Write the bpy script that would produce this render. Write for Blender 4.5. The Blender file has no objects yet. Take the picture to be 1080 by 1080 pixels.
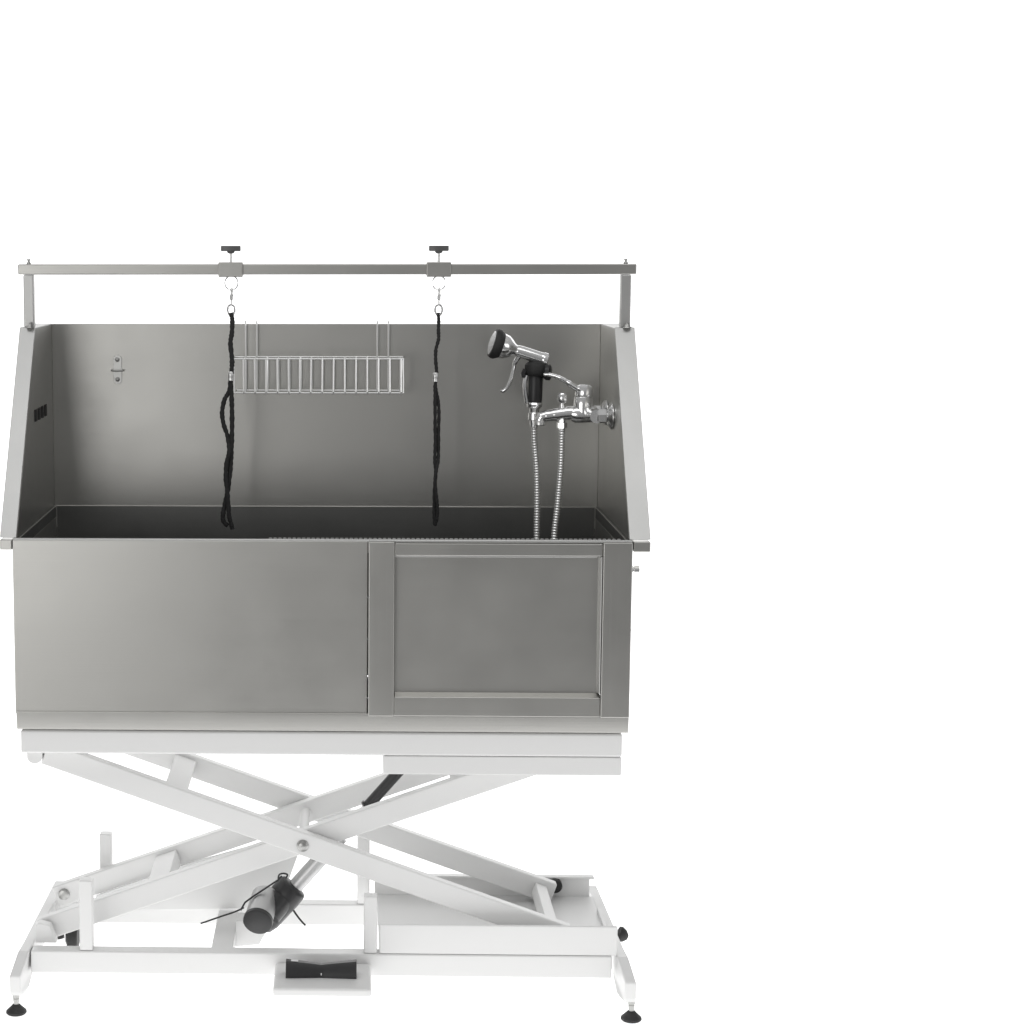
import bpy, bmesh, math, random
from mathutils import Vector, Matrix
random.seed(4)
S = bpy.context.scene
COL = S.collection
R = math.radians

# ------------------------------------------------------------------ helpers
class MB:
    """collects shapes, world coordinates in metres, into one mesh"""
    def __init__(s): s.bm = bmesh.new()
    def box(s, x0, x1, y0, y1, z0, z1):
        v = [s.bm.verts.new((x, y, z)) for x in (x0, x1) for y in (y0, y1) for z in (z0, z1)]
        for f in ((0,1,3,2),(4,6,7,5),(0,4,5,1),(2,3,7,6),(0,2,6,4),(1,5,7,3)):
            s.bm.faces.new([v[i] for i in f])
        return s
    def prism(s, pts, axis, a, b):
        """polygon pts (2D) extruded along axis from a to b"""
        def P(p, t):
            return {'x': (t, p[0], p[1]), 'y': (p[0], t, p[1]), 'z': (p[0], p[1], t)}[axis]
        A = [s.bm.verts.new(P(p, a)) for p in pts]; B = [s.bm.verts.new(P(p, b)) for p in pts]
        n = len(pts)
        s.bm.faces.new(A); s.bm.faces.new(B[::-1])
        for i in range(n): s.bm.faces.new((A[i], B[i], B[(i+1) % n], A[(i+1) % n]))
        return s
    def tube(s, path, rad, n=16, caps=True, flat=1.0, closed=False):
        """round (or flattened) tube along a 3D path; rad a number or a list"""
        P = [Vector(p) for p in path]; m = len(P)
        rr = rad if isinstance(rad, (list, tuple)) else [rad]*m
        rings = []; up = None
        for i in range(m):
            if closed: t = (P[(i+1) % m]-P[i-1])
            else: t = P[min(i+1, m-1)]-P[max(i-1, 0)]
            if t.length < 1e-9: t = Vector((0, 0, 1))
            t.normalize()
            if up is None:
                up = Vector((0, 1, 0)) if abs(t.y) < .9 else Vector((1, 0, 0))
            up = (up - t*up.dot(t))
            if up.length < 1e-6: up = t.orthogonal()
            up.normalize(); sd = t.cross(up)
            rings.append([s.bm.verts.new(P[i] + (sd*math.cos(a) + up*flat*math.sin(a))*rr[i])
                          for a in [2*math.pi*k/n for k in range(n)]])
        for i in range(m if closed else m-1):
            A, B = rings[i], rings[(i+1) % m]
            for k in range(n): s.bm.faces.new((A[k], A[(k+1) % n], B[(k+1) % n], B[k]))
        if caps and not closed:
            s.bm.faces.new(rings[0][::-1]); s.bm.faces.new(rings[-1])
        return s
    def lathe(s, o, d, prof, n=32):
        """profile [(distance along d, radius)] about the axis o + t d"""
        o = Vector(o); d = Vector(d).normalized()
        path = [o+d*t for t, r in prof]
        u = d.orthogonal().normalized(); w = d.cross(u)
        rings = [[s.bm.verts.new(p + (u*math.cos(a)+w*math.sin(a))*max(r, 1e-5))
                  for a in [2*math.pi*k/n for k in range(n)]] for p, (t, r) in zip(path, prof)]
        for A, B in zip(rings, rings[1:]):
            for k in range(n): s.bm.faces.new((A[k], A[(k+1) % n], B[(k+1) % n], B[k]))
        s.bm.faces.new(rings[0][::-1]); s.bm.faces.new(rings[-1])
        return s
    def bar(s, a, b, w, y0, y1):
        """flat bar from a to b in the XZ plane, w wide, between y0 and y1"""
        ax, az = a; bx, bz = b
        L = math.hypot(bx-ax, bz-az); nx, nz = -(bz-az)/L*w/2, (bx-ax)/L*w/2
        return s.prism([(ax-nx, az-nz), (bx-nx, bz-nz), (bx+nx, bz+nz), (ax+nx, az+nz)], 'y', y0, y1)
    def build(s, name, mat, parent=None, bevel=0, seg=2, label=None, smooth=35):
        bmesh.ops.recalc_face_normals(s.bm, faces=s.bm.faces)
        root = parent
        while root is not None and root.parent is not None: root = root.parent
        if root is not None: s.bm.transform(Matrix.Translation(-root.location))
        me = bpy.data.meshes.new(name); s.bm.to_mesh(me); s.bm.free()
        me.polygons.foreach_set('use_smooth', [True]*len(me.polygons))
        me.set_sharp_from_angle(angle=R(smooth))
        o = bpy.data.objects.new(name, me); COL.objects.link(o)
        me.materials.append(mat); o.parent = parent
        if bevel:
            b = o.modifiers.new('bevel', 'BEVEL'); b.width = bevel; b.segments = seg
            b.limit_method = 'ANGLE'; b.angle_limit = R(40); b.harden_normals = True
        if label: o['label'] = label
        return o

def spline(pts, n=8):
    """Catmull-Rom through pts"""
    P = [Vector(p) for p in pts]; P = [2*P[0]-P[1]] + P + [2*P[-1]-P[-2]]
    out = []
    for i in range(1, len(P)-2):
        for k in range(n):
            t = k/n; a, b, c, d = P[i-1:i+3]
            out.append(.5*((2*b) + (c-a)*t + (2*a-5*b+4*c-d)*t*t + (3*b-a-3*c+d)*t**3))
    out.append(P[-2]); return out

def thing(name, label, cat, loc, group=None):
    o = bpy.data.objects.new(name, None); COL.objects.link(o); o.location = loc
    o.empty_display_size = .1
    o['label'] = label; o['category'] = cat
    if group: o['group'] = group
    return o

def copy_tree(o, parent=None):
    c = o.copy(); COL.objects.link(c); c.parent = parent
    for ch in [q for q in bpy.data.objects if q.parent == o]: copy_tree(ch, c)
    return c

# ---------------------------------------------------------------- materials
def mat(name, col, rough=.5, metal=0.0, **kw):
    m = bpy.data.materials.new(name); m.use_nodes = True
    b = m.node_tree.nodes['Principled BSDF']
    b.inputs['Base Color'].default_value = (*col, 1)
    b.inputs['Roughness'].default_value = rough; b.inputs['Metallic'].default_value = metal
    for k, v in kw.items(): b.inputs[k].default_value = v
    return m

def steel(name, col, rough, scale=(1.5, 400, 400), wave=.0006, brush=.00012):
    """brushed stainless sheet: fine grain along X, slight waviness of the sheet, faint smudges"""
    m = mat(name, col, rough, 1.0); nt = m.node_tree; N = nt.nodes; L = nt.links
    b = N['Principled BSDF']
    tc = N.new('ShaderNodeTexCoord'); mp = N.new('ShaderNodeMapping'); mp.inputs['Scale'].default_value = scale
    L.new(tc.outputs['Object'], mp.inputs['Vector'])
    n1 = N.new('ShaderNodeTexNoise'); n1.inputs['Scale'].default_value = 1.5; n1.inputs['Detail'].default_value = 3
    L.new(mp.outputs['Vector'], n1.inputs['Vector'])
    n2 = N.new('ShaderNodeTexNoise'); n2.inputs['Scale'].default_value = 2.6; n2.inputs['Detail'].default_value = 2
    L.new(tc.outputs['Object'], n2.inputs['Vector'])
    n3 = N.new('ShaderNodeTexNoise'); n3.inputs['Scale'].default_value = 9; n3.inputs['Detail'].default_value = 5
    L.new(tc.outputs['Object'], n3.inputs['Vector'])
    mr = N.new('ShaderNodeMapRange'); mr.inputs['To Min'].default_value = rough-.09; mr.inputs['To Max'].default_value = rough+.09
    mx = N.new('ShaderNodeMath'); mx.operation = 'ADD'
    h = N.new('ShaderNodeMath'); h.operation = 'MULTIPLY'; h.inputs[1].default_value = .45
    L.new(n1.outputs['Fac'], h.inputs[0])
    h2 = N.new('ShaderNodeMath'); h2.operation = 'MULTIPLY'; h2.inputs[1].default_value = .55
    L.new(n3.outputs['Fac'], h2.inputs[0])
    L.new(h.outputs[0], mx.inputs[0]); L.new(h2.outputs[0], mx.inputs[1])
    L.new(mx.outputs[0], mr.inputs['Value']); L.new(mr.outputs['Result'], b.inputs['Roughness'])
    b1 = N.new('ShaderNodeBump'); b1.inputs['Strength'].default_value = 1; b1.inputs['Distance'].default_value = wave
    L.new(n2.outputs['Fac'], b1.inputs['Height'])
    b2 = N.new('ShaderNodeBump'); b2.inputs['Strength'].default_value = 1; b2.inputs['Distance'].default_value = brush
    L.new(n1.outputs['Fac'], b2.inputs['Height']); L.new(b1.outputs['Normal'], b2.inputs['Normal'])
    L.new(b2.outputs['Normal'], b.inputs['Normal'])
    return m

def bumpy(m, scale, dist):
    nt = m.node_tree; N = nt.nodes
    tc = N.new('ShaderNodeTexCoord')
    n = N.new('ShaderNodeTexNoise'); n.inputs['Scale'].default_value = scale; n.inputs['Detail'].default_value = 3
    nt.links.new(tc.outputs['Object'], n.inputs['Vector'])
    b = N.new('ShaderNodeBump'); b.inputs['Distance'].default_value = dist; b.inputs['Strength'].default_value = 1
    nt.links.new(n.outputs['Fac'], b.inputs['Height'])
    nt.links.new(b.outputs['Normal'], N['Principled BSDF'].inputs['Normal'])
    return m

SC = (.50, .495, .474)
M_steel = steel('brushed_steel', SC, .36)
M_steelv = steel('brushed_steel_upright', SC, .36, scale=(400, 400, 1.5))
M_wing = steel('brushed_steel_flange', (.54, .54, .53), .45, scale=(400, 400, 1.5))
M_basin = steel('basin_steel_shaded', (.24, .24, .235), .42)  # shade inside the basin is put into this darker steel colour
M_chrome = mat('chrome', (.92, .92, .92), .15, .95)
M_zinc = mat('zinc_plated_wire', (.78, .78, .77), .30, .85)
M_wire = mat('bright_wire', (.95, .95, .94), .28, .55)
M_hose = mat('hose_chrome', (.88, .88, .87), .25, .75)
M_plate = mat('zinc_plate', (.75, .75, .73), .4, .5)
M_spray = bumpy(mat('spray_plate', (.55, .55, .55), .3, .8), 260, .004)
M_bolt = mat('bolt_steel', (.42, .42, .41), .35, 1.0)
M_white = bumpy(mat('white_powder_coat', (.755, .755, .75), .42), 700, .00008)
M_alu = mat('actuator_aluminium', (.50, .50, .50), .38, .85)
M_black = bumpy(mat('black_plastic', (.022, .022, .023), .38), 500, .00008)
M_rubber = mat('black_rubber', (.02, .02, .02), .62)
M_cord = bumpy(mat('black_braided_cord', (.018, .018, .018), .8), 520, .0012)
M_slot = mat('slot_dark', (.012, .012, .012), .7)
M_knob = mat('grey_plastic', (.10, .10, .10), .32)
M_tag = mat('tag_white', (.7, .7, .7), .5)

# ------------------------------------------------------------ white setting
W = bpy.data.worlds.new('World'); S.world = W; W.use_nodes = True
nt = W.node_tree; bg = nt.nodes['Background']
WORLD = .40
tc = nt.nodes.new('ShaderNodeTexCoord'); sp = nt.nodes.new('ShaderNodeSeparateXYZ')
rp = nt.nodes.new('ShaderNodeValToRGB')
nt.links.new(tc.outputs['Generated'], sp.inputs[0])
mr = nt.nodes.new('ShaderNodeMapRange'); mr.inputs['From Min'].default_value = -1
nt.links.new(sp.outputs['Z'], mr.inputs['Value']); nt.links.new(mr.outputs['Result'], rp.inputs['Fac'])
rp.color_ramp.elements[0].position = .35; rp.color_ramp.elements[0].color = (.5, .5, .5, 1)
rp.color_ramp.elements[1].position = .9; rp.color_ramp.elements[1].color = (1, 1, 1, 1)
nt.links.new(rp.outputs['Color'], bg.inputs['Color']); bg.inputs['Strength'].default_value = WORLD

# a white sweep, glow added so shadows wash out: floor that curves up into the background, one sheet
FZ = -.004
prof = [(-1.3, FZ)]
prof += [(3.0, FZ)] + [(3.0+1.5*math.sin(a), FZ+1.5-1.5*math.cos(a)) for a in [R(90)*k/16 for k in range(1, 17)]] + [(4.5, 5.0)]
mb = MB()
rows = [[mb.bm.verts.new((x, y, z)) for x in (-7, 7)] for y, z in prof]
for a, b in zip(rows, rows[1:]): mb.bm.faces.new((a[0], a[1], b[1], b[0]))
M_sweep = mat('glowing_white_sweep', (.85, .85, .85), .7)
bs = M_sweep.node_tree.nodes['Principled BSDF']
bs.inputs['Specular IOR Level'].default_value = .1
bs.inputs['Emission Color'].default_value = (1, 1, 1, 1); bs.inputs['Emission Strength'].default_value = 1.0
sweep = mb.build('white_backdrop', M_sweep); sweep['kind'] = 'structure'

# ================================================================= BATHTUB
tub = thing('grooming_bathtub', 'stainless steel pet grooming bathtub with high splash walls and overhead rail on white lift table', 'bathtub', (0, .3, .655))
ZB, ZR, ZT = .657, 1.096, 1.556
# body of the box: side skins, rear skin, underside
sw = MB()
for s in (-1, 1):
    sw.box(min(s*.683, s*.693), max(s*.683, s*.693), .004, .612, ZB, ZR-.028)
sw.box(-.683, .683, .602, .612, ZB, ZR-.028)
sw.build('body_shell', M_steelv, tub, .002)
# left front panel, centre post, right post
MB().box(-.696, .104, -.004, .004, .694, ZR-.003).build('front_panel', M_steel, tub, .002)
MB().box(.106, .164, -.012, .004, .694, ZR-.003).build('centre_post', M_steelv, tub, .0025)
MB().box(.629, .694, -.012, .004, .694, ZR-.003).build('corner_post', M_steelv, tub, .0025)
# skirt band, leaning back towards the bottom
MB().prism([(-.007, .700), (-.007, .692), (-.0018, ZB), (.02, ZB), (.02, .700)], 'x', -.694, .694).build('bottom_skirt', M_steel, tub, .0015)
# rolled front rim
rm = MB(); rm.tube([(-.694, .002, ZR-.003), (.694, .002, ZR-.003)], .0045, 12)
rm.box(-.694, .694, .002, .012, ZR-.03, ZR-.002)
rm.build('front_rim', M_wing, tub)
# little beads of the drain mat standing up behind the rim
bd = MB()
for i in range(74):
    x = -.115+i*.0107
    bd.tube([(x-.0038, .018, ZR-.004), (x-.0022, .018, ZR+.0002), (x+.0022, .018, ZR+.0002), (x+.0038, .018, ZR-.004)], .0018, 8)
bd.box(-.12, .675, .0165, .0195, ZR-.03, ZR-.0045)
bd.build('beaded_edge', M_wing, tub)
# door set back in its frame
door = MB().box(.164, .629, .010, .016, .694, ZR-.006).build('door', M_steel, tub, .001)
MB().box(.1645, .6285, -.006, .010, 1.061, ZR-.007).build('top_trim', M_steel, door, .002)
MB().prism([(-.008, .6945), (-.008, .738), (.0098, .7475), (.0098, .6945)], 'x', .1645, .6285).build('bottom_rail', M_steel, door, .002)
MB().prism([(.6282, -.008), (.6282, .0098), (.6195, .0098), (.6255, -.008)], 'z', .7480, 1.0605).build('edge_trim', M_wing, door, .0015)
MB().box(.1645, .618, .004, .0098, 1.0565, 1.0608).build('lower_lip', M_wing, door, .0012)
for z in (.735, .87, .965): MB().box(.1040, .1062, -.0105, .001, z, z+.003).build('rivet', M_chrome, tub)
# ledges that carry the splash walls
for s in (-1, 1):
    a, b = sorted((s*.697, s*(.725 if s < 0 else .735)))
    MB().box(a, b, -.002, .612, ZR-.026, ZR-.002).build('side_ledge', M_steelv, tub, .003)
# upper rear wall
MB().box(-.6884, .6884, .600, .6055, ZR-.0275, ZT-.0005).build('back_wall', M_steel, tub, .001)
# side splash walls with the turned flange
for s in (-1, 1):
    xo = .725 if s < 0 else .735
    w = MB()
    P = [(.016, ZR-.0275), (.016, ZR+.001), (.336, ZT), (.606, ZT), (.606, ZR-.0275)]
    a, b = sorted((s*.6885, s*.694)); w.prism(P, 'x', a, b)
    wall = w.build('splash_wall', M_steelv, tub, .001)
    # sloping flange, 37 mm wide, with a turned-back outer edge
    f = MB(); a, b = sorted((s*.688, s*xo))
    f.prism([(.000, ZR+.002), (.005, ZR+.002), (.333, ZT-.004), (.333, ZT+.002), (.327, ZT+.001)], 'x', a, b)
    f.prism([(.333, ZT-.004), (.340, ZT-.004), (.60, ZT-.004), (.60, ZT+.001), (.333, ZT+.001)], 'x', a, b)
    a, b = sorted((s*(xo-.003), s*xo))
    f.prism([(.004, ZR+.002), (.024, ZR+.002), (.352, ZT-.004), (.335, ZT-.005)], 'x', a, b)
    f.build('flange', M_wing, wall, .0012)
# dark vent slots in the left wall
lw = [o for o in bpy.data.objects if o.name == 'splash_wall'][0]
vs = MB()
for i in range(4):
    y = .312+i*.052
    vs.tube([(-.6862, y+.002, 1.334), (-.6862, y+.002, 1.362)], .0165, 14, flat=1.0)
    
bmesh.ops.scale(vs.bm, vec=(.12, 1, 1), space=Matrix.Translation((.6875, 0, 0)), verts=vs.bm.verts)
vs.build('overflow_slots', M_slot, lw)
# basin: a deep box a little smaller than the walls above, ledge at the joint
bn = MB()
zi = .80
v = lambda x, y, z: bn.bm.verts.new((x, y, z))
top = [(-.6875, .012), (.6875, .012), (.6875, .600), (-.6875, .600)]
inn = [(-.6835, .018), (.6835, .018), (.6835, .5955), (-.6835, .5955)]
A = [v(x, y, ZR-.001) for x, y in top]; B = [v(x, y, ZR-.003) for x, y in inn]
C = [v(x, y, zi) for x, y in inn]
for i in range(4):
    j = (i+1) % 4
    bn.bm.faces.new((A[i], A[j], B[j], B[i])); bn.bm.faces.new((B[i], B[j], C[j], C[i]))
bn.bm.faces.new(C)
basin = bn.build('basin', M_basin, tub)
e = MB()
for (x0, y0), (x1, y1) in ((inn[1], inn[2]), (inn[2], inn[3]), (inn[3], inn[0])):
    e.tube([(x0, y0, ZR-.002), (x1, y1, ZR-.002)], .0012, 8)
for x in (-.6825, .6825): e.tube([(x, .5945, ZR-.003), (x, .5945, 1.04)], .0013, 8)
e.build('weld_bead', M_steel, basin)
# overhead rail with posts
rail = MB().box(-.727, .737, .327, .352, 1.682, 1.707).build('overhead_rail', M_steel, tub, .003)
for x in (-.7025, .7125):
    post = MB().box(x-.0125, x+.0125, .328, .352, ZT+.002, 1.6815).build('rail_post', M_wing, tub, .003)
    pn = MB().lathe((x+.004, .322, ZT+.001), (0, 0, 1), [(0, .010), (.003, .010), (.003, .0065), (.008, .0065), (.008, .004), (.012, .0035)], 6)
    pn.build('nut', M_bolt, post)
    MB().lathe((x, .34, 1.707), (0, 0, 1), [(0, .0055), (.004, .0055), (.0042, .003), (.009, .003), (.0092, .0045), (.012, .0045)], 16).build('rail_pin', M_bolt, post)
# holder plates on the rear wall (rounded plate, two screws, wire hook)
def holder(cx, cz):
    pl = MB(); n = 12; w = .0105; h = .026
    pts = [(cx+w*math.cos(a), cz+h+w*math.sin(a)) for a in [math.pi*k/n for k in range(n+1)]] + \
          [(cx-w*math.cos(a), cz-h-w*math.sin(a)) for a in [math.pi*k/n for k in range(n+1)]]
    pl.prism(pts, 'y', .5965, .5998)
    p = pl.build('hook_plate', M_plate, tub, .0008)
    for dz in (.026, -.024):
        MB().lathe((cx, .5965, cz+dz), (0, -1, 0), [(0, .006), (.0025, .005), (.0035, .003)], 16).build('screw', M_bolt, p)
    MB().tube(spline([(cx-.015, .598, cz-.001), (cx-.014, .588, cz-.002), (cx, .584, cz-.003), (cx+.014, .588, cz-.002), (cx+.015, .598, cz-.001)], 5), .0018, 8).build('wire_hook', M_bolt, p)
holder(-.523, 1.440)
# outside fittings on the right
MB().lathe((.694, .05, 1.022), (1, 0, 0), [(0, .012), (.008, .012), (.008, .008), (.011, .008), (.012, .011), (.023, .0105), (.026, .006)], 20).build('hose_fitting', M_chrome, tub)
MB().lathe((.693, .05, .884), (1, 0, 0), [(0, .006), (.004, .005), (.010, .002)], 16).build('side_screw', M_bolt, tub)

# ---- faucet on the right splash wall
FY, FZc = .385, 1.350
fa = MB()
fa.tube([(.650, FY-.060, FZc-.003), (.650, FY+.060, FZc-.003)], .0165, 24)
fa.lathe((.655, FY, FZc-.003), (-1, 0, .02), [(0, .019), (.03, .021), (.05, .022), (.06, .017)], 24)
fa.lathe((.623, FY, FZc-.010), (.0, 0, 1), [(0, .015), (.006, .021), (.03, .0225), (.048, .0215), (.050, .0205)], 32)
faucet = fa.build('faucet', M_chrome, tub)
sp_ = MB()
sp_.tube(spline([(.620, FY, FZc+.002), (.585, FY, FZc), (.555, FY, FZc-.004), (.535, FY, FZc-.007), (.5235, FY, FZc-.011), (.5205, FY, FZc-.020)], 6),
         [.0165]*7+[.0155]*6+[.0140]*6+[.0130]*6+[.0120]*6, 24)
sp_.build('spout', M_chrome, faucet)
MB().lathe((.5205, FY, FZc-.018), (0, 0, -1), [(0, .0125), (.004, .0135), (.010, .0135), (.012, .011)], 24).build('aerator', M_zinc, faucet)
lv = MB()
lv.lathe((.625, FY, FZc+.041), (.05, 0, 1), [(0, .0215), (.003, .0222), (.014, .0222), (.022, .0205), (.027, .015), (.028, .008)], 32)
lv.tube(spline([(.620, FY, FZc+.054), (.603, FY, FZc+.062), (.580, FY, FZc+.077), (.560, FY, FZc+.087), (.540, FY, FZc+.092), (.527, FY, FZc+.092)], 6),
        [.0095]*5+[.0080]*6+[.0062]*7+[.0050]*7+[.0040]*5+[.003], 16, flat=2.0)
lv.build('lever_handle', M_chrome, faucet)
MB().lathe((.5735, FY, FZc+.012), (0, 0, 1), [(0, .006), (.012, .005), (.013, .009), (.018, .0115), (.032, .0115), (.036, .009), (.037, .003)], 20).build('diverter_knob', M_chrome, faucet)
MB().lathe((.5735, FY, FZc-.012), (0, 0, -1), [(0, .008), (.010, .008), (.011, .0125), (.024, .0125), (.025, .008), (.034, .007)], 6).build('hose_outlet', M_chrome, faucet)
for dy in (-.055, .055):
    q = MB()
    q.lathe((.650, FY+dy, FZc-.003), (1, 0, 0), [(0, .014), (.006, .0175), (.022, .0175), (.024, .014), (.030, .014)], 6)
    q.build('inlet_nut', M_chrome, faucet)
    MB().lathe((.6870, FY+dy, FZc-.003), (-1, 0, 0), [(0, .031), (.003, .031), (.010, .024), (.013, .015)], 32).build('wall_flange', M_chrome, faucet)

# ============================================================ SCISSOR TABLE
lift = thing('scissor_lift_table', 'white electric scissor lift table with black actuator, carrying the steel bathtub', 'lift table', (0, .3, 0))
pf = MB().box(-.687, .682, .004, .61, .599, .6535).build('platform', M_white, lift, .006, 3)
MB().box(.141, .681, .006, .30, .5555, .5985).build('lower_rail', M_white, lift, .003)
MB().lathe((-.455, .12, .5995), (0, 0, -1), [(0, .026), (.006, .026), (.012, .018), (.014, .006)], 28).build('rubber_buffer', M_rubber, lift)
# hinge lugs under the left end of the platform
for y in (.045, .345):
    lg = MB(); pts = [(-.680, .5985)] + [(-.662+.018*math.cos(a), .580+.016*math.sin(a)) for a in [R(180+k*18) for k in range(11)]] + [(-.644, .5985)]
    lg.prism(pts, 'y', y, y+.04).build('hinge_lug', M_white, lift, .002)
# scissor arms
A0, A1 = (-.640, .588), (.570, .158)
B0, B1 = (-.662, .150), (.572, .590)
AW = .054
def arm(a, b, y0, y1, name='scissor_arm'):
    return MB().bar(a, b, AW, y0, y1).build(name, M_white, lift, .004, 3)
aAF = arm(A0, A1, .050, .080)
aBF = arm(B0, B1, .085, .115)
aBR = arm(B0, B1, .330, .360)
aAR = arm(A0, A1, .365, .395)
for y0, o in ((.050, aAF), (.330, aBR)):
    MB().lathe((-.043, y0, .373), (0, -1, 0), [(0, .0145), (.001, .0145), (.003, .011), (.007, .011), (.009, .008)], 24).build('pivot_bolt', M_bolt if y0 < .1 else M_white, o)
MB().tube([(-.043, .116, .373), (-.043, .329, .373)], .012, 16).build('pivot_shaft', M_white, lift)
# cross members between the paired arms
def cross(t, a, b, ya, yb, w=.055, h=.036):
    cx = a[0]+(b[0]-a[0])*t; cz = a[1]+(b[1]-a[1])*t
    d = Vector((b[0]-a[0], b[1]-a[1])).normalized()
    return MB().bar((cx-d.x*w/2, cz-d.y*w/2), (cx+d.x*w/2, cz+d.y*w/2), h, ya, yb).build('cross_tube', M_white, lift, .003)
cross(.245, A0, A1, .081, .364)
cross(.228, B0, B1, .116, .329)
cross(.805, B0, B1, .116, .329)
cross(.97, A0, A1, .081, .364, .03, .03)
# gusset sheet under the lower half of the B arms, carries the actuator
gs = MB(); gs.prism([(-.560, .108), (-.560, .160), (-.330, .245), (-.062, .325), (-.055, .285), (-.090, .185), (-.165, .132), (-.475, .124)], 'y', .318, .324)
gs.build('gusset_plate', M_white, lift, .001)
# rollers at the running ends
MB().lathe((.577, .398, .168), (0, 1, 0), [(0, .016), (.003, .018), (.018, .018), (.020, .016)], 28).build('roller', M_rubber, lift)
MB().lathe((-.640, .33, .160), (0, -1, 0), [(0, .014), (.006, .0135), (.008, .010)], 24).build('end_bolt', M_bolt, lift)
# base: front and rear beams
MB().box(-.672, .668, .0, .04, .079, .132).build('front_beam', M_white, lift, .004, 3)
MB().box(-.672, .668, .37, .41, .072, .126).build('rear_beam', M_white, lift, .004, 3)
# end bars run front to back and carry the feet
for s_ in (-1, 1):
    eb = MB()
    eb.prism([(-.004, .133), (.052, .133), (.52, .133), (.52, .090), (.44, .078), (.06, .078), (-.012, .050), (-.022, .043), (-.052, .043), (-.060, .052), (-.060, .092)], 'x', -.013, .013)
    for v_ in eb.bm.verts:      # the bar splays outwards towards the front foot
        yy = v_.co.y
        out = .686 + (.014*(-yy/.06) if yy < 0 else -.008*yy/.52) + (.004 if s_ > 0 else 0)
        v_.co.x += s_*out
    ebar = eb.build('end_bar', M_white, lift, .004)
    for fy in (-.040, .480):
        fx = s_*(.7005 if s_ < 0 else .7085) if fy < 0 else s_*.682
        zt = .043 if fy < 0 else .080
        MB().lathe((fx, fy, zt), (0, 0, -1), [(0, .0085), (.007, .0085), (.007, .006), (.010, .006), (.010, .0075), (.017, .0070), (zt-.014, .0055)], 20).build('levelling_screw', M_bolt, ebar)
        MB().lathe((fx, fy, -.003), (0, 0, 1), [(0, .021), (.003, .024), (.007, .0235), (.018, .012), (.022, .0085)], 32).build('rubber_foot', M_rubber, ebar)
# diagonal gussets where the beam meets the toes
MB().prism([(-.688, .078), (-.640, .078), (-.672, .130), (-.688, .130)], 'y', .0405, .045).build('corner_gusset', M_white, lift)
# stop posts
for x, y, z0, z1 in ((-.543, .003, .1325, .300), (-.541, .373, .1265, .300), (.114, .003, .1325, .268), (.100, .373, .1265, .305)):
    MB().box(x-.0155, x+.0155, y, y+.032, z0, z1).build('stop_post', M_white, lift, .004, 3)
# the cross bar in the base that carries the actuator foot
MB().box(-.257, -.206, .041, .369, .086, .126).build('base_cross_bar', M_white, lift, .003)
lg = MB(); lg.prism([(-.206, .086), (-.206, .150), (-.165, .150), (-.135, .120), (-.150, .092)], 'y', .17, .176)
lg.build('actuator_bracket', M_white, lift, .001)
MB().prism([(-.206, .086), (-.206, .150), (-.165, .150), (-.135, .120), (-.150, .092)], 'y', .226, .232).build('actuator_bracket', M_white, lift, .001)
# open tray (track) on the right half of the base
pn = MB()
pn.box(.134, .680, .002, .010, .1325, .203)
trf = pn.build('tray_front', M_white, lift, .006, 3)
MB().box(.134, .672, .0102, .419, .1327, .137).build('tray_floor', M_white, lift, .001)
MB().box(.128, .665, .420, .426, .1265, .183).build('tray_rear', M_white, lift, .002)
MB().box(.128, .675, .410, .432, .1835, .189).build('tray_lip', M_white, lift, .002)
MB().box(.668, .676, .0102, .30, .1375, .150).build('tray_end', M_white, lift, .002)
# small bracket and castor at the left
MB().prism([(-.668, .133), (-.618, .133), (-.634, .176), (-.660, .182), (-.668, .176)], 'y', .050, .078).build('track_lug', M_white, lift, .003)
ca = MB().lathe((-.628, .300, .060), (1, 0, 0), [(0, .028), (.004, .032), (.022, .032), (.026, .028)], 28)
ca.build('castor', M_rubber, lift)
cf = MB().prism([(.27, .125), (.33, .125), (.322, .055), (.300, .042), (.280, .055)], 'x', -.634, -.630)
cf.build('castor_fork', M_white, lift, .001)
MB().lathe((.708, .20, .118), (.8, 0, -.35), [(0, .018), (.006, .019), (.016, .015), (.024, .007)], 24).build('bump_stop', M_rubber, lift)

# ---- linear actuator
act = MB()
a0 = Vector((-.079, .205, .208)); ad = (Vector((.178, .225, .500))-a0).normalized()
act.lathe(a0-ad*.02, ad, [(0, .0185), (.205, .0185), (.207, .016)], 28)
actu = act.build('actuator', M_alu, lift)
MB().lathe(a0+ad*.186, ad, [(0, .0115), (.09, .0115)], 20).build('piston_rod', M_chrome, actu)
MB().lathe(a0+ad*.278, ad, [(0, .014), (.003, .0175), (.008, .0175), (.009, .0135), (.130, .0135), (.133, .010)], 24).build('rod_cover', M_black, actu)
gb = MB()
g0 = Vector((-.068, .205, .226))
gb.lathe(g0, -ad, [(-.004, .020), (0, .034), (.006, .037), (.03, .0385), (.10, .037), (.120, .032), (.130, .022), (.132, .010)], 32)
gb.tube([(-.100, .19, .198), (-.128, .165, .170)], .032, 24)
gb.build('gearbox', M_black, actu, smooth=50)
m0 = Vector((-.151, .105, .168)); md = Vector((.16, .92, .36)).normalized()
MB().lathe(m0+md*.012, md, [(0, .0335), (.085, .0335), (.09, .028)], 36).build('motor', M_alu, actu)
MB().lathe(m0, md, [(0, .028), (.001, .034), (.003, .0355), (.0125, .0355)], 40).build('motor_cap', M_black, actu)
st = MB(); st.tube([(-.192, .13, .190), (-.182, .14, .206), (-.164, .15, .217), (-.104, .165, .254), (-.096, .17, .262)], .0022, 8)
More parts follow.
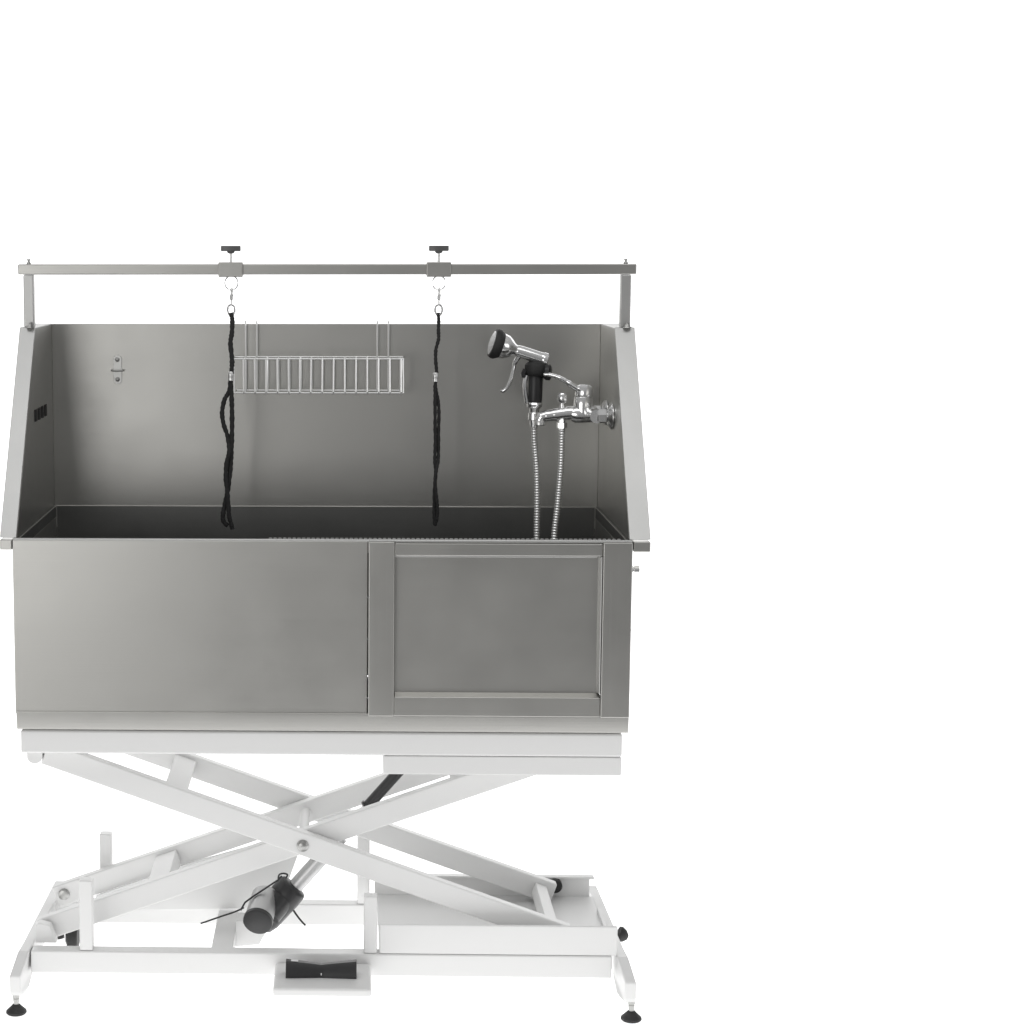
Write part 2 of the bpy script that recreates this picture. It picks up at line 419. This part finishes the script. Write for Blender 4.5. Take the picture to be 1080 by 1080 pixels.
st.tube(spline([(-.104, .165, .254), (-.102, .165, .266), (-.092, .165, .270), (-.082, .167, .266), (-.086, .17, .257)], 5), .0022, 8)
st.build('wire_clip', M_black, actu)
MB().tube(spline([(-.186, .155, .188), (-.205, .16, .177), (-.235, .17, .163), (-.262, .18, .150), (-.291, .19, .136)], 6), .0022, 10).build('motor_cable', M_rubber, actu)
MB().tube(spline([(-.074, .2, .178), (-.066, .2, .163), (-.054, .2, .146), (-.040, .2, .130)], 6), .0024, 10).build('control_cable', M_rubber, actu)

# ---- foot switch on its tray in front of the base beam
fp = MB().box(-.105, .115, -.165, -.0006, .090, .111).build('pedal_tray', M_white, lift, .007, 3)
pd = MB()
secs = []
for i in range(17):
    t = i/16; x = -.078+.160*t; k = abs(t-.5)*2
    k2 = k**.85
    zh = .026+.009*k2; yw = .018+.005*k2
    secs.append([(x, -.082-yw, .1112), (x, -.082-yw+.003, .1112+zh*.55), (x, -.082-yw*.3, .1112+zh), (x, -.082+yw*.6, .1112+zh*.96), (x, -.082+yw, .1112)])
V = [[pd.bm.verts.new(p) for p in s] for s in secs]
for a, b in zip(V, V[1:]):
    for k in range(5): pd.bm.faces.new((a[k], a[(k+1) % 5], b[(k+1) % 5], b[k]))
pd.bm.faces.new(V[0]); pd.bm.faces.new(V[-1][::-1])
ped = pd.build('pedal', M_black, fp, .0015)
MB().box(.0010, .0035, -.1015, -.0990, .118, .1225).build('indicator', M_tag, ped)
MB().prism([(-.066, .1464), (-.050, .1455), (-.050, .1478), (-.066, .1485)], 'y', -.089, -.084).build('tag', M_tag, ped)

# ======================================================== CLAMPS ON THE RAIL
def clamp(x, label):
    t = thing('rail_clamp', label, 'clamp', (x, .3395, 1.68), 'clamps on the overhead rail')
    MB().box(x-.029, x+.029, .320, .359, 1.6765, 1.7115).build('sleeve', M_steel, t, .002)
    MB().lathe((x, .34, 1.7115), (0, 0, 1), [(0, .0032), (.026, .0032)], 14).build('screw', M_zinc, t)
    k = MB()
    k.prism([(x+a*.0235, .34+b*.0085) for a, b in ((-1, -.8), (-.85, -1), (-.2, -1.25), (.2, -1.25), (.85, -1), (1, -.8), (1, .8), (.85, 1), (.2, 1.25), (-.2, 1.25), (-.85, 1), (-1, .8))], 'z', 1.737, 1.750)
    k.lathe((x, .34, 1.7315), (0, 0, 1), [(0, .006), (.003, .009), (.006, .010)], 18)
    k.build('knob', M_knob, t, .002)
    rg = [(x+.001+.0155*math.sin(a), .34, 1.6625+.0165*math.cos(a)) for a in [2*math.pi*q/36 for q in range(36)]]
    MB().tube(rg, .0016, 8, closed=True).build('ring', M_chrome, t)
    return t
c1 = clamp(-.2205, 'steel clamp with wing knob on the overhead rail, above the loose twisted cord')
c2 = copy_tree(c1); c2.location.x += .4925
c2['label'] = 'steel clamp with wing knob on the rail above the slim cord, right of basket'

def loop(x, label, strands, slider, gloc):
    t = thing('grooming_loop', label, 'tether', (x, .34, 1.07), 'black cord grooming loops hanging from the rail')
    y = .335
    s = MB()
    s.lathe((x+.001, y, 1.650), (0, 0, -1), [(0, .002), (.003, .0035), (.008, .0022), (.014, .0022), (.018, .004), (.026, .0045), (.028, .002), (.040, .002)], 14)
    s.tube(spline([(x+.001, y, 1.652), (x+.004, y, 1.646), (x+.005, y, 1.634), (x+.001, y, 1.627)], 5), .0013, 8)
    s.build('snap_hook', M_zinc, t)
    rr = [(x+.0005+.0085*math.sin(a), y, 1.599+.0125*math.cos(a)) for a in [2*math.pi*q/28 for q in range(28)]]
    MB().tube(rr, .0026, 10, closed=True).build('hook_eye', M_chrome, t)
    c = MB()
    for st_, rad in strands:
        p = spline(st_, 10)
        r_ = [rad*(1+.10*math.sin(i*1.7)+.06*math.sin(i*.63)) for i in range(len(p))]
        c.tube(p, r_, 12, flat=.8)
    c.build('cord', M_cord, t)
    sl = MB().lathe((slider[0], y, slider[1]), (0, 0, 1), [(0, .0055), (.001, .0068), (.009, .0062), (.011, .0068), (.020, .0068), (.022, .0055)], 16)
    sl.build('slider', M_zinc, t)
    return t
Y_ = .335
loop(-.2205, 'long twisted black cord loop hanging in front of the left end of the wire basket',
     [([(-.221, Y_, 1.592), (-.2175, Y_, 1.575), (-.2185, Y_, 1.545), (-.222, Y_, 1.52), (-.2185, Y_, 1.48), (-.2195, Y_, 1.455), (-.222, Y_, 1.43), (-.220, Y_, 1.39), (-.219, Y_, 1.35), (-.2195, Y_, 1.30), (-.221, Y_, 1.26), (-.223, Y_, 1.225), (-.228, Y_, 1.18), (-.2345, Y_+.003, 1.145), (-.241, Y_, 1.115), (-.242, Y_, 1.095), (-.236, Y_, 1.085), (-.230, Y_, 1.080)], .0056),
      ([(-.222, Y_+.006, 1.44), (-.226, Y_+.006, 1.405), (-.237, Y_+.005, 1.385), (-.243, Y_+.004, 1.355), (-.2395, Y_+.004, 1.325), (-.230, Y_+.005, 1.295), (-.226, Y_-.006, 1.26), (-.232, Y_-.007, 1.235), (-.2345, Y_-.007, 1.20), (-.231, Y_-.007, 1.165), (-.2285, Y_-.006, 1.13), (-.227, Y_-.005, 1.105), (-.2225, Y_-.003, 1.085), (-.219, Y_-.002, 1.072)], .0054)],
     (-.2215, 1.430), None)
loop(.272, 'slim straight black cord loop hanging between the wire basket and the spray gun',
     [([(.2715, Y_, 1.592), (.273, Y_, 1.575), (.2725, Y_, 1.55), (.273, Y_, 1.53), (.2670, Y_, 1.505), (.2665, Y_, 1.48), (.269, Y_, 1.45), (.266, Y_, 1.42), (.266, Y_, 1.39), (.2665, Y_, 1.33), (.2675, Y_, 1.28), (.2665, Y_, 1.24), (.269, Y_, 1.21), (.2665, Y_, 1.17), (.266, Y_, 1.12), (.267, Y_, 1.085)], .0042),
      ([(.268, Y_+.004, 1.44), (.267, Y_+.004, 1.415), (.272, Y_+.004, 1.39), (.2755, Y_+.004, 1.36), (.275, Y_+.004, 1.30), (.275, Y_+.004, 1.245), (.270, Y_-.006, 1.215), (.2670, Y_-.007, 1.19), (.2715, Y_-.006, 1.15), (.2740, Y_-.004, 1.12), (.2725, Y_-.003, 1.10), (.268, Y_, 1.082)], .0040)],
     (.2665, 1.428), None)

# ============================================================== WIRE BASKET
bk = thing('wire_basket', 'chromed wire basket hooked over the back wall between the two black cords', 'basket', (-.016, .55, 1.388))
x0, x1, yf, yb, z0, z1 = -.226, .196, .500, .592, 1.389, 1.473
fr = MB()
for z, e_ in ((z1, 0), (z0, .004)):
    fr.tube([(x0+e_, yf+e_, z), (x1-e_, yf+e_, z), (x1-e_, yb, z), (x0+e_, yb, z)], .0020, 10, closed=True)
for x in (x0+.002, x1-.002):
    fr.tube([(x, yf, z1), (x+.001, yf+.003, z0)], .0018, 8)
fr.tube([(x1-.002, yb, z1), (x1-.005, yb, z0)], .0018, 8)
fr.build('frame', M_wire, bk)
ws = MB()
for i in range(15):
    x = x0+.026+i*.0278
    if x > x1-.006: x = x1-.010
    j = random.uniform(-.0006, .0006)
    ws.tube([(x+j, yf, z1+.001), (x-j, yf+.001, z0+.003), (x-j, yf+.006, z0-.0015), (x, yb-.004, z0-.0015), (x, yb-.001, z0+.003), (x, yb-.001, z1)], .0024, 8)
ws.build('cage_wires', M_wire, bk)
for xa in (-.199, .131):
    for dx in (0, .028):
        x = xa+dx
        MB().tube(spline([(x, yb-.0015, z0+.002), (x, yb-.0015, 1.45), (x, yb-.0015, ZT-.004), (x, yb+.002, ZT+.003), (x, yb+.012, ZT+.004), (x, yb+.0165, ZT-.004), (x, yb+.0165, ZT-.03)], 5), .0024, 10).build('hanger', M_wire, bk)

# ================================================================ SPRAY GUN
gun = thing('spray_gun', 'chrome spray gun with black grip and ribbed steel hose, left of the wall faucet', 'spray gun', (.51, .45, 1.32))
gy = .43
h0 = Vector((.411, gy-.012, 1.5155)); hd = Vector((.935, .10, -.30)).normalized()
MB().lathe(h0, hd, [(-.006, .029), (-.005, .034), (.001, .0365), (.008, .0365), (.013, .0335), (.019, .030)], 36).build('nozzle_ring', M_rubber, gun)
MB().lathe(h0, hd, [(-.0105, .008), (-.0095, .020), (-.0062, .0295)], 32).build('nozzle_face', M_spray, gun)
bd_ = MB().lathe(h0, hd, [(.018, .0305), (.030, .0290), (.040, .0235), (.050, .0155), (.056, .0130), (.060, .0145), (.064, .0145), (.068, .0150), (.118, .0150), (.124, .0155), (.126, .0170), (.134, .0170), (.137, .013), (.1375, .005)], 32)
b1 = h0+hd*.062
body = bd_.build('barrel', M_chrome, gun)
MB().tube(spline([b1+Vector((.004, 0, -.010)), (.463, gy, 1.470), (.459, gy, 1.450), (.452, gy, 1.425), (.444, gy, 1.408), (.434, gy, 1.399), (.428, gy, 1.401)], 6),
          [.0060]*8+[.0050]*14+[.0042]*10+[.0032]*5, 12, flat=1.5).build('trigger', M_chrome, gun)
hb = Vector((.5135, gy, 1.468)); dn = Vector((-.02, 0, -1)).normalized()
MB().lathe(hb, dn, [(-.004, .016), (.000, .024), (.006, .028), (.024, .028), (.030, .024), (.032, .018)], 10).build('collar', M_rubber, gun)
MB().tube([(.488, gy-.006, 1.452), (.483, gy-.006, 1.442), (.485, gy-.006, 1.434)], .007, 10).build('collar_catch', M_black, gun)
MB().lathe((.537, gy-.01, 1.446), (1, -.25, 0), [(-.010, .012), (0, .0195), (.009, .0195), (.012, .015)], 20).build('locking_knob', M_black, gun)
MB().lathe(hb+dn*.030, dn, [(0, .0170), (.006, .0180), (.060, .0178), (.066, .0165)], 20).build('grip', M_black, gun)
ch = MB().lathe(hb+dn*.096, dn, [(0, .0175), (.004, .0195), (.010, .0185), (.014, .0130), (.024, .0115), (.026, .0150), (.042, .0150), (.044, .011), (.060, .0095)], 24)
ch.tube(spline([(.490, gy-.006, 1.437), (.486, gy-.010, 1.420), (.488, gy-.008, 1.395), (.492, gy-.006, 1.372)], 5), .0055, 10)
ch.build('connector', M_chrome, gun)
# ribbed hose: down from the gun, a bend on the basin floor, up to the faucet
pts = [(.511, gy, 1.318), (.513, gy, 1.27), (.519, gy, 1.20), (.521, gy, 1.12), (.521, gy, 1.04), (.522, gy, .95), (.519, gy-.02, .87), (.525, gy-.06, .826), (.548, gy-.08, .816),
       (.566, gy-.085, .835), (.570, gy-.075, .90), (.560, gy-.055, .98), (.559, gy-.048, 1.05), (.5665, gy-.046, 1.13), (.5725, gy-.046, 1.22), (.5735, gy-.045, 1.29), (.5735, gy-.045, 1.312)]
fine = spline(pts, 60)
# resample evenly so that the ribs come out even
st_ = .00165; res = [fine[0]]; need = st_
for a, b in zip(fine, fine[1:]):
    L_ = (b-a).length; pos = 0
    while L_-pos >= need:
        pos += need; res.append(a.lerp(b, pos/L_)); need = st_
    need -= L_-pos
MB().tube(res, [(.0061, .0082, .0082, .0061)[i % 4] for i in range(len(res))], 12).build('hose', M_hose, gun, smooth=80)

# =================================================================== CAMERA
Xc, D, H, f, th, ya, ro, cx, cy = .06351, 4.49046, 1.75012, 2133.46578, .12787, -.03156, -.00098, 302.16066, 533.36114
fw = Vector((math.sin(ya)*math.cos(th), math.cos(ya)*math.cos(th), -math.sin(th)))
rt = Vector((math.cos(ya), -math.sin(ya), 0)); up = rt.cross(fw)
c, s = math.cos(ro), math.sin(ro)
rt2 = rt*c + up*s; up2 = up*c - rt*s
cam = bpy.data.cameras.new('camera'); co = bpy.data.objects.new('camera', cam); COL.objects.link(co)
m = Matrix((rt2, up2, -fw)).transposed().to_4x4(); m.translation = (Xc, -D, H); co.matrix_world = m
cam.sensor_width = 36; cam.lens = f/1080*36
cam.shift_x = (540-cx)/1080; cam.shift_y = (cy-540)/1080
cam.clip_end = 60; S.camera = co

# =================================================================== LIGHTS
def area(name, loc, target, size, size_y, power, col=(1, 1, 1)):
    l = bpy.data.lights.new(name, 'AREA'); l.shape = 'RECTANGLE'; l.size = size; l.size_y = size_y
    l.energy = power; l.color = col
    o = bpy.data.objects.new(name, l); COL.objects.link(o); o.location = loc
    o.rotation_euler = (Vector(target)-Vector(loc)).to_track_quat('-Z', 'Y').to_euler()
    return o
area('key_softbox', (-2.7, -4.9, .95), (0, .2, .8), 3.4, 2.2, 56, (1, .995, .98))
area('top_softbox', (-.05, -1.3, 3.9), (.0, .3, .9), 3.8, 1.4, 27)
area('side_fill', (3.8, -2.6, 1.7), (-.6, .3, 1.2), 1.4, 1.8, 16)  # added fill with no seen source, brightens the left splash wall

S.render.engine = 'CYCLES'
S.view_settings.view_transform = 'Standard'; S.view_settings.look = 'None'
S.view_settings.exposure = 0; S.view_settings.gamma = 1
S.render.resolution_x = S.render.resolution_y = 1024
